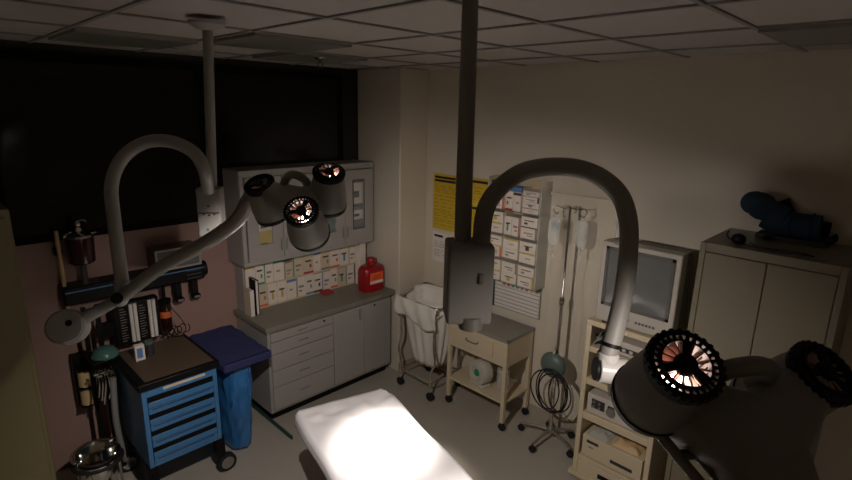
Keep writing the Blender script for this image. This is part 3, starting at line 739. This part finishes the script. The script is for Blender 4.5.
# blue splint boots
t = thing('splint_boot', 'dark blue padded splint boot lying on the tall tan cabinet', 'boot', (3.45, .555, 1.926)); t.scale = (.78, .78, .78)
b = MB(); b.box(-.09, .09, -.26, .16, 0, .035); b.tube(smooth([(0, -.25, .03), (0, -.28, .06), (0, -.27, .08)], 4), .03, 10); b.build('sole', 'rubber', t, bevel=.012)
b = MB(); R = Matrix.Rotation(PI/2, 4, 'X'); b.tube(smooth([(0, -.20, .125), (0, -.08, .12), (0, .06, .125), (0, .13, .15)], 5), .085, 24); b.build('shaft', 'boot_blue', t)
b = MB(); b.tube(smooth([(0, .02, .15), (0, .13, .2), (0, .2, .235), (0, .23, .24)], 5), [.085]*6+[.095]*5+[.088]*4+[.07], 24); b.sphere((0, .225, .24), .085); b.build('toe_pad', 'boot_blue', t)
for y in (-.15, -.03): 
    b = MB(); b.tube([(.09*math.cos(2*PI*k/28), y, .122+.09*math.sin(2*PI*k/28)) for k in range(28)], .007, 8, closed=True); b.build('strap', 'navy', t)
t = thing('splint_boot', 'second dark splint boot lying behind the blue one on the tan cabinet', 'boot', (3.556, .50, 1.926)); t.scale = (.52, .7, .72)
MB().box(-.05, .05, -.2, .16, 0, .03).build('sole', 'rubber', t, bevel=.01)
b = MB(); b.tube(smooth([(0, -.19, .10), (0, .0, .11), (0, .10, .17), (0, .17, .28)], 6), .062, 20); b.build('shaft', 'black', t)
b = MB(); b.tube(smooth([(3.12, .36, 1.9305), (3.10, .55, 1.9305), (3.16, .72, 1.931), (3.3, .80, 1.931), (3.45, .83, 1.931)], 8), .004, 8); b.tube(smooth([(3.12, .36, 1.9305), (3.16, .45, 1.9305), (3.13, .60, 1.9305), (3.2, .66, 1.9305)], 8), .003, 8)
tag(b.build('loose_cable', 'rubber', ), 'thin black cable lying along the top of the tan cabinet', 'cable')
b = MB(); b.sphere((0, 0, .03), .03, sc=(1, 1.2, 1)); tag(b.build('black_plug', 'black', loc=(3.12, .70, 1.9265)), 'black plug lump on the front edge of the tan cabinet top', 'plug')

# ------------------------------------------------------------------ examination bed
BA = math.atan2(.964, .265)
bc = V((1.845, 2.545, 0)); ax = V((math.cos(BA), math.sin(BA), 0))
org = bc-ax*.95
t = thing('treatment_bed', 'padded treatment bed with steel frame under the white sheet', 'bed', org, BA)
MB().box(-.94, .93, -.275, .275, .635, .705).build('mattress', 'pad_dark', t, bevel=.015)
MB().box(-.94, .92, -.27, .27, .60, .634).build('bed_frame', 'steel_dull', t, bevel=.004)
for sy in (-1, 1):
    b = MB(); b.tube([(-.8, sy*.285, .60), (.6, sy*.285, .60)], .012, 10); b.build('side_rail', 'chrome', t)
MB().box(-.25, .25, -.14, .14, .12, .60).build('pedestal', 'device', t, bevel=.02)
MB().box(-.55, .50, -.25, .25, .06, .12).build('base', 'device_dark', t, bevel=.015)
for (sx, sy) in ((-.5, -.2), (.45, -.2), (-.5, .2), (.45, .2)):
    b = MB(); b.cyl((sx, sy-.015, .03), (sx, sy+.015, .03), .03, seg=18); b.build('caster', 'rubber', t)
def sheet(u, v):
    # u along the bed, v across
    s = -.96+u*1.915; w = (v-.5)*2*.40; hw = .305
    if abs(w) <= hw: y = w; dz = 0
    else:
        e = abs(w)-hw; y = math.copysign(hw+.022*min(1, e/.03)+.006*math.sin(s*9+1), w); dz = -e
    x = s
    en = .94
    if s > en: dz -= (s-en)*2.2; x = en+(s-en)*.5
    z = .724+dz
    far = max(0, 1-abs(s-.80)/.16)
    z += .007*noise.noise(V((s*5, w*6, .3)))*(1 if abs(w) < hw else .3)+.02*far*noise.noise(V((s*14, w*9, 5)))*(abs(w) < hw)
    # right far corner tucked in at a slant
    if s > .80 and w < -.10: y = max(y, -hw-.02+(s-.80)*.45*min(1, (-w-.10)/.2))
    return V((x, y, max(z, .60)))
b = MB(); b.grid(sheet, 96, 60)
o = b.build('bed_sheet', 'sheet', solid=.003, angle=85); o.location = org; o.rotation_euler = (0, 0, BA)
tag(o, 'white sheet spread over the treatment bed under the lamp beam', 'sheet')

# ------------------------------------------------------------------ blue drawer cart
t = thing('tool_cart', 'blue metal drawer cart with black top beside the blue bag', 'cart', (1.083, 3.56, 0))
hx, y0, y1 = .238, -.285, .285
MB().box(-hx, hx, y0+.012, y1, .30, .855).build('body', 'blue_paint', t, bevel=.004)
b = MB(); b.box(-hx, -hx+.028, y0, y0+.012, .30, .855); b.box(hx-.028, hx, y0, y0+.012, .30, .855); b.box(-hx+.028, hx-.028, y0, y0+.012, .80, .855); b.box(-hx+.028, hx-.028, y0, y0+.012, .30, .318); b.build('front_frame', 'blue_paint', t, bevel=.002)
MB().box(-hx-.02, hx+.02, y0-.02, y1+.005, .856, .905).build('top_tray', 'black', t, bevel=.008)
MB().box(-hx+.03, hx-.01, y0+.01, y1-.02, .9055, .909).build('top_mat', 'wood_brown', t)
MB().box(-.11, .16, y0-.003, y0, .822, .840).build('name_strip', 'box_cream', t)
n = 4; zz = .797
for k in range(n):
    h = .119
    f = MB().box(-hx+.031, hx-.031, y0-.004, y0+.011, zz-h+.045, zz-.036).build('drawer', 'blue_paint', t, bevel=.002)
    MB().box(-hx+.031, hx-.031, y0-.001, y0+.011, zz-.035, zz-.002).build('grip_slot', 'black', f)
    f2 = MB().box(-hx+.031, hx-.031, y0-.004, y0+.011, zz-h+.001, zz-h+.039).build('drawer', 'blue_paint', t, bevel=.002)
    MB().box(-hx+.05, hx-.05, y0-.0055, y0-.004, zz-h+.030, zz-h+.037).build('grip_groove', 'navy', f2)
    zz -= h
for (x, y) in ((hx-.01, y0+.04), (-hx+.02, y0+.04), (hx-.01, y1-.05), (-hx+.02, y1-.05)):
    sx = .045 if x > 0 else -.02
    b = MB(); b.box(x-.03, x+.03, y-.03, y+.03, .17, .30); b.tube([(x, y, .17), (x+sx, y+.030, .14), (x+sx, y+.030, .068)], .012, 8); f = b.build('caster_fork', 'black', t)
    b = MB(); b.cyl((x+sx, y-.018, .068), (x+sx, y+.018, .068), .068, seg=28); b.build('wheel', 'rubber', f)
    b = MB(); b.cyl((x+sx, y-.022, .068), (x+sx, y+.0185, .068), .046, seg=20); b.build('wheel_hub', 'steel', f)

# blue bag with folded navy drape
t = thing('bag_stand', 'blue plastic bag hanging in a stand between cart and base cabinet', 'bag', (1.55, 3.63, 0))
b = MB(); rings = []
for j in range(16):
    q = j/15; z = .03+q*.70; s = .80+.2*math.sin(q*PI*.6)
    rings.append([V((.105*s*math.copysign(abs(math.cos(a))**.6, math.cos(a))*(1+.22*noise.noise(V((math.cos(a)*4, math.sin(a)*4, q*5)))), .25*s*math.copysign(abs(math.sin(a))**.6, math.sin(a))*(1+.13*noise.noise(V((math.cos(a)*5, math.sin(a)*6, q*6+3)))), z)) for a in [2*PI*k/56 for k in range(56)]])
b.loft(rings); b.build('bag', 'blue_plastic', t, angle=50)
b = MB(); b.tube([(-.13, -.26, .74), (.13, -.26, .74), (.13, .26, .74), (-.13, .26, .74)], .010, 10, closed=True)
for (x, y) in ((-.13, .27), (.13, .27)): b.tube([(x, y, .74), (x, y, .0)], .010, 10)
b.build('stand_frame', 'black', t)
def drape(u, v):
    x = -.185+u*.37; y = -.36+v*.74; e = min(1, 12*min(u, 1-u, v, 1-v))
    return V((x, y, .012+.058*e**.5+.006*noise.noise(V((u*5, v*7, 1)))))
b = MB(); b.grid(drape, 24, 30); b.box(-.186, .186, -.361, .381, 0, .075); 
b = MB(); b.grid(lambda u, v: V((-.185+u*.37+.004*math.sin(v*20), -.32+v*.64, .075+.006*noise.noise(V((u*5, v*7, 1)))-.02*(max(0, abs(2*u-1)-.85)/.15)**2)), 24, 30)
lo = [(-.185, -.37), (.185, -.37), (.185, .37), (-.185, .37)]
b.box(-.184, .184, -.319, .319, 0, .06)
o = b.build('folded_drape', 'navy', loc=(1.578, 3.64, .7515), angle=60, bevel=.01)
tag(o, 'dark navy folded drape lying over the top of the blue bag stand', 'drape')

# ------------------------------------------------------------------ equipment along the pink wall
t = thing('wall_equipment_rail', 'black wall equipment channel with blue stripe under the beige box', 'equipment rail', (1.115, 4.06, 1.325))
MB().box(-.47, .47, -.075, .088, -.062, .062).build('channel', 'black', t, bevel=.012); MB().box(-.46, .46, -.078, -.0745, .026, .034).build('blue_stripe', 'blue_paint', t)
for k in range(3): MB().box(.33, .44, -.079, -.0745, -.045+.03*k, -.035+.03*k).build('outlet_plate', 'device_dark', t)
e = MB(); e.lathe([(.0005, 0), (.055, 0), (.06, .01), (.06, .03), (.0005, .03)], Matrix.Translation((.47, 0, 0)) @ Matrix.Rotation(PI/2, 4, 'Y'), 20); e.build('end_cap', 'black', t)
t = thing('patient_monitor', 'beige box-shaped patient monitor standing on the black wall channel', 'monitor', (1.385, 4.045, 1.3875))
MB().box(-.165, .165, -.09, .09, .006, .165).build('case', 'crt_back', t, bevel=.006)
b = MB()
for q in ((-.165, .165, .15, .165), (-.165, .165, .006, .02), (-.165, -.15, .02, .15), (.15, .165, .02, .15)): b.box(q[0], q[1], -.10, -.09, q[2], q[3])
b.build('front_frame', 'cabinet', t, bevel=.002); MB().box(-.15, .15, -.0925, -.0905, .02, .15).build('screen', 'crt_glass', t); MB().box(-.14, .14, -.07, .07, 0, .006).build('foot', 'rubber', t)
t = thing('suction_canister', 'dark red suction canister with chrome lid on the pink wall', 'canister', (.785, 4.02, 1.50))
MB().lathe([(.0005, .04), (.07, .04), (.08, .05), (.085, .20), (.08, .22), (.0005, .22)], None, 28).build('jar', 'canister_red', t)
MB().lathe([(.0005, .285), (.02, .285), (.03, .262), (.085, .235), (.09, .221), (.0005, .221)], None, 28).build('lid', 'chrome', t)
b = MB(); b.cyl((0, 0, .28), (0, 0, .33), .012); b.tube(smooth([(-.01, 0, .32), (.03, -.02, .335), (.05, -.02, .32)], 4), .006, 8); b.sphere((0, 0, .305), .022); b.build('valve', 'chrome', t)
b = MB(); b.cyl((0, 0, .04), (0, 0, -.11), .02); b.box(-.09, .09, -.02, .10, -.118, -.1115); b.build('bracket', 'device_dark', t)
b = MB(); b.tube([(-.09, -.02, .235), (.1, -.02, .24)], .006, 8); b.build('cross_bar', 'chrome', t)
t = thing('mount_post', 'thin beige upright post on the pink wall beside the dark canister', 'post', (.67, 4.06, 1.10))
MB().cyl((.0, 0, 0), (.0, 0, .67), .013).build('post', 'roll_beige', t); MB().box(-.02, .02, .013, .0895, .05, .09).build('wall_clip', 'black', t); MB().box(-.02, .02, .013, .0895, .5, .54).build('wall_clip', 'black', t)
# black equipment stand with flow tubes
t = thing('equipment_stand', 'black anaesthetic equipment stand with white flow tubes left of the blue cart', 'equipment stand', (.86, 3.93, 0))
for x in (-.13, -.05): MB().box(x-.014, x+.014, -.014, .014, .10, 1.255).build('upright', 'black', t, bevel=.002)
MB().box(-.19, -.03, -.16, .16, .06, .10).build('base', 'black', t, bevel=.01)
for (x, y) in ((-.16, -.13), (-.16, .13), (-.06, -.13), (-.06, .13)):
    b = MB(); b.cyl((x-.012, y, .03), (x+.012, y, .03), .03, seg=16); b.build('caster', 'rubber', t)
p = MB().box(.04, .34, -.01, .06, .915, 1.225).build('flow_panel', 'black', t, bevel=.006)
MB().box(-.06, .05, .0, .05, 1.0, 1.1).build('panel_bracket', 'black', t)
for x in (.150, .178, .275, .303):
    MB().cyl((x, -.018, .925), (x, -.018, 1.21), .0125, seg=16).build('flow_tube', 'paper', p)
for x in (.10, .225):
    b = MB()
    for k in range(13): b.box(x-.02, x+.02*(1 if k % 3 else .4), -.012, -.010, .94+.02*k, .944+.02*k)
    b.build('scale_marks', 'print_grey', p)
MB().box(-.16, .0, -.20, .02, .908, .920).build('shelf', 'black', t, bevel=.003)
b = MB(); b.lathe([(.075, 0), (.085, .0), (.085, .012), (.06, .05), (.03, .065), (.0005, .068), (.0005, .06), (.028, .057), (.055, .045), (.075, .01), (.075, 0)], Matrix.Translation((-.06, -.11, .921)), 28); b.build('glass_dome', 'teal_glass', t)
b = MB()
r = random.Random(9)
for k in range(6):
    x = -.15+.019*k; b.tube(smooth([(x, -.205, .87), (x+.01, -.225, .78), (x+r.uniform(-.02, .02), -.21, .68-.03*(k % 3))], 5), .007, 8); b.cyl((x-.013, -.215, .85-.02*(k % 2)), (x+.013, -.215, .85-.02*(k % 2)), .010, seg=10)
b.build('hanging_fitting', 'chrome', t)
MB().tube(smooth([(-.06, -.225, .80), (-.075, -.22, .5), (-.06, -.20, .25), (-.04, -.17, .12)], 8), .021, 12).build('breathing_hose', 'hose_grey', t)
MB().tube(smooth([(-.036, -.18, .76), (-.04, -.19, .5), (-.034, -.20, .2), (-.04, -.15, .101)], 8), .010, 10).build('thin_hose', 'black', t)
t = thing('amber_bottle', 'dark glass bottle with orange label and black cap under the wall channel', 'bottle', (1.265, 3.99, .912))
MB().lathe([(.0005, 0), (.036, 0), (.04, .008), (.04, .20), (.036, .215), (.0005, .215)], None, 24).build('body', 'amber', t); MB().lathe([(.0005, .216), (.042, .216), (.044, .225), (.044, .25), (.0005, .252)], None, 24).build('cap', 'black', t); MB().cyl((0, 0, .25), (0, 0, .351), .012).build('hanger', 'black', t); MB().lathe([(.0412, .11), (.0412, .16)], None, 24).build('printed_label', 'orange_print', t)
for i, (x, lab) in enumerate(((1.375, 'black clamp under the wall channel nearest the orange-labelled bottle'), (1.50, 'black clamp under the wall channel nearest its right end'))):
    t = thing('rail_clamp', lab, 'clamp', (x, 4.02, 1.15), group='clamps under the wall channel')
    MB().box(-.025, .025, -.03, .03, .0, .112).build('body', 'black', t, bevel=.006); MB().box(-.03, .03, -.06, .0, -.03, .0).build('jaw', 'black', t, bevel=.006); MB().box(-.022, .022, -.063, -.055, -.022, -.008).build('screw_plate', 'steel_dull', t)
b = MB(); pts = []
for k in range(60):
    a = k*.55; pts.append((.035*math.cos(a)+.0025*k-.07, .01*math.sin(a*.5), .05+.038*math.sin(a)+.002*(k % 7)))
b.tube(smooth(pts, 3), .0035, 6); b.tube(smooth([(.08, 0, .08), (.05, .02, .15), (.0, .03, .24), (-.01, .03, .30)], 6), .003, 6)
tag(b.build('coiled_wire', 'black', loc=(1.25, 3.79, .915)), 'coiled thin black wire at the back of the blue cart top', 'wire')
t = thing('medicine_pack', 'small white pack with blue print on the left of the cart top', 'pack', (.955, 3.62, .9095))
MB().box(-.03, .03, -.02, .02, 0, .11).build('carton', 'box_white', t, bevel=.002); MB().box(-.02, .015, -.0215, -.02, .02, .09).build('printed_label', 'blue_print', t)
t = thing('medicine_pack', 'small dark jar beside the white pack on the cart top', 'jar', (1.03, 3.66, .9095))
MB().lathe([(.0005, 0), (.03, 0), (.03, .08), (.0005, .08)], None, 18).build('body', 'device_dark', t); MB().lathe([(.0005, .081), (.028, .081), (.028, .10), (.0005, .101)], None, 18).build('lid', 'teal', t)
t = thing('tape_dispenser', 'black bracket on the pink wall holding two beige rolls', 'dispenser', (.70, 4.0, .50))
MB().box(-.055, .055, .05, .149, 0, .36).build('bracket', 'black', t, bevel=.004)
for z in (.08, .22):
    MB().cyl((-.0, .0, z-.055), (.0, .0, z+.055), .048, seg=22).build('roll', 'roll_beige', t)
for z in (.015, .15, .29): MB().box(-.05, .05, -.04, .06, z-.006, z+.006).build('arm', 'black', t)
# chrome kick bucket
t = thing('kick_bucket', 'shiny chrome bucket in a wheeled stand below the pink wall', 'bucket', (.63, 3.615, 0))
MB().lathe([(.0005, .105), (.085, .105), (.095, .115), (.125, .335), (.135, .34), (.138, .348), (.131, .352), (.121, .342), (.09, .12), (.0005, .112)], None, 36).build('pail', 'chrome', t)
b = MB(); b.tube([(.142*math.cos(2*PI*k/36), .142*math.sin(2*PI*k/36), .30) for k in range(36)], .012, 10, closed=True); b.build('stand_ring', 'rubber', t)
for k in range(4):
    a = PI/4+k*PI/2; c_, s_ = math.cos(a), math.sin(a)
    l = MB().tube([(.142*c_, .142*s_, .30), (.145*c_, .145*s_, .06)], .008, 8).build('leg', 'steel', t)
    b = MB(); b.cyl((.145*c_-.01, .145*s_, .03), (.145*c_+.01, .145*s_, .03), .03, seg=16); b.build('caster', 'rubber', l)
b = MB(); b.lathe([(.105, .37), (.15, .362), (.152, .358), (.105, .36)], Matrix.Rotation(.0, 4, 'X'), 30, a0=math.radians(30), a1=math.radians(200)); b.build('bucket_lip', 'steel', t, solid=.002)

# tan cabinet at the far left
t = thing('tall_locker', 'tall olive-tan metal locker at the left edge beside the pink wall', 'locker', (.08, 3.80, 0))
MB().box(-.30, .31, -.28, .33, .03, 2.03).build('body', 'tan_locker', t, bevel=.008)
for x0, x1 in ((-.285, .003), (.007, .285)):
    d = MB().box(x0, x1, -.30, -.281, .08, 1.99).build('door', 'tan_locker', t, bevel=.004)
MB().box(.02, .03, -.33, -.30, .95, 1.1).build('handle', 'steel_dull', d)
MB().box(-.28, .29, -.25, .31, 0, .03).build('base', 'black', t)

# ------------------------------------------------------------------ camera and picture settings
cam = bpy.data.cameras.new('camera'); co = bpy.data.objects.new('camera', cam); C.objects.link(co)
yaw, pit, rol = (math.radians(a) for a in (44.34, 14.16, -1.24))
f = V((math.cos(yaw)*math.cos(pit), math.sin(yaw)*math.cos(pit), -math.sin(pit)))
r0 = V((math.sin(yaw), -math.cos(yaw), 0)); d0 = f.cross(r0)
cr = r0*math.cos(rol)+d0*math.sin(rol); cd = -r0*math.sin(rol)+d0*math.cos(rol)
mw = Matrix((cr, -cd, -f)).transposed().to_4x4(); mw.translation = (0, 0, 2.6)
co.matrix_world = mw
cam.sensor_width = 36; cam.lens = 520/852*36; cam.clip_start = .02
sc.camera = co
wd = bpy.data.worlds.new('world'); sc.world = wd; wd.use_nodes = True
wd.node_tree.nodes['Background'].inputs['Color'].default_value = (0, 0, 0, 1)
sc.view_settings.view_transform = 'Standard'; sc.view_settings.look = 'None'; sc.view_settings.gamma = 1
sc.view_settings.use_curve_mapping = False
sc.view_settings.exposure = 2.2
sc.cycles.max_bounces = 14; sc.cycles.diffuse_bounces = 8; sc.cycles.caustics_reflective = False; sc.cycles.caustics_refractive = False
sc.cycles.sample_clamp_indirect = 60
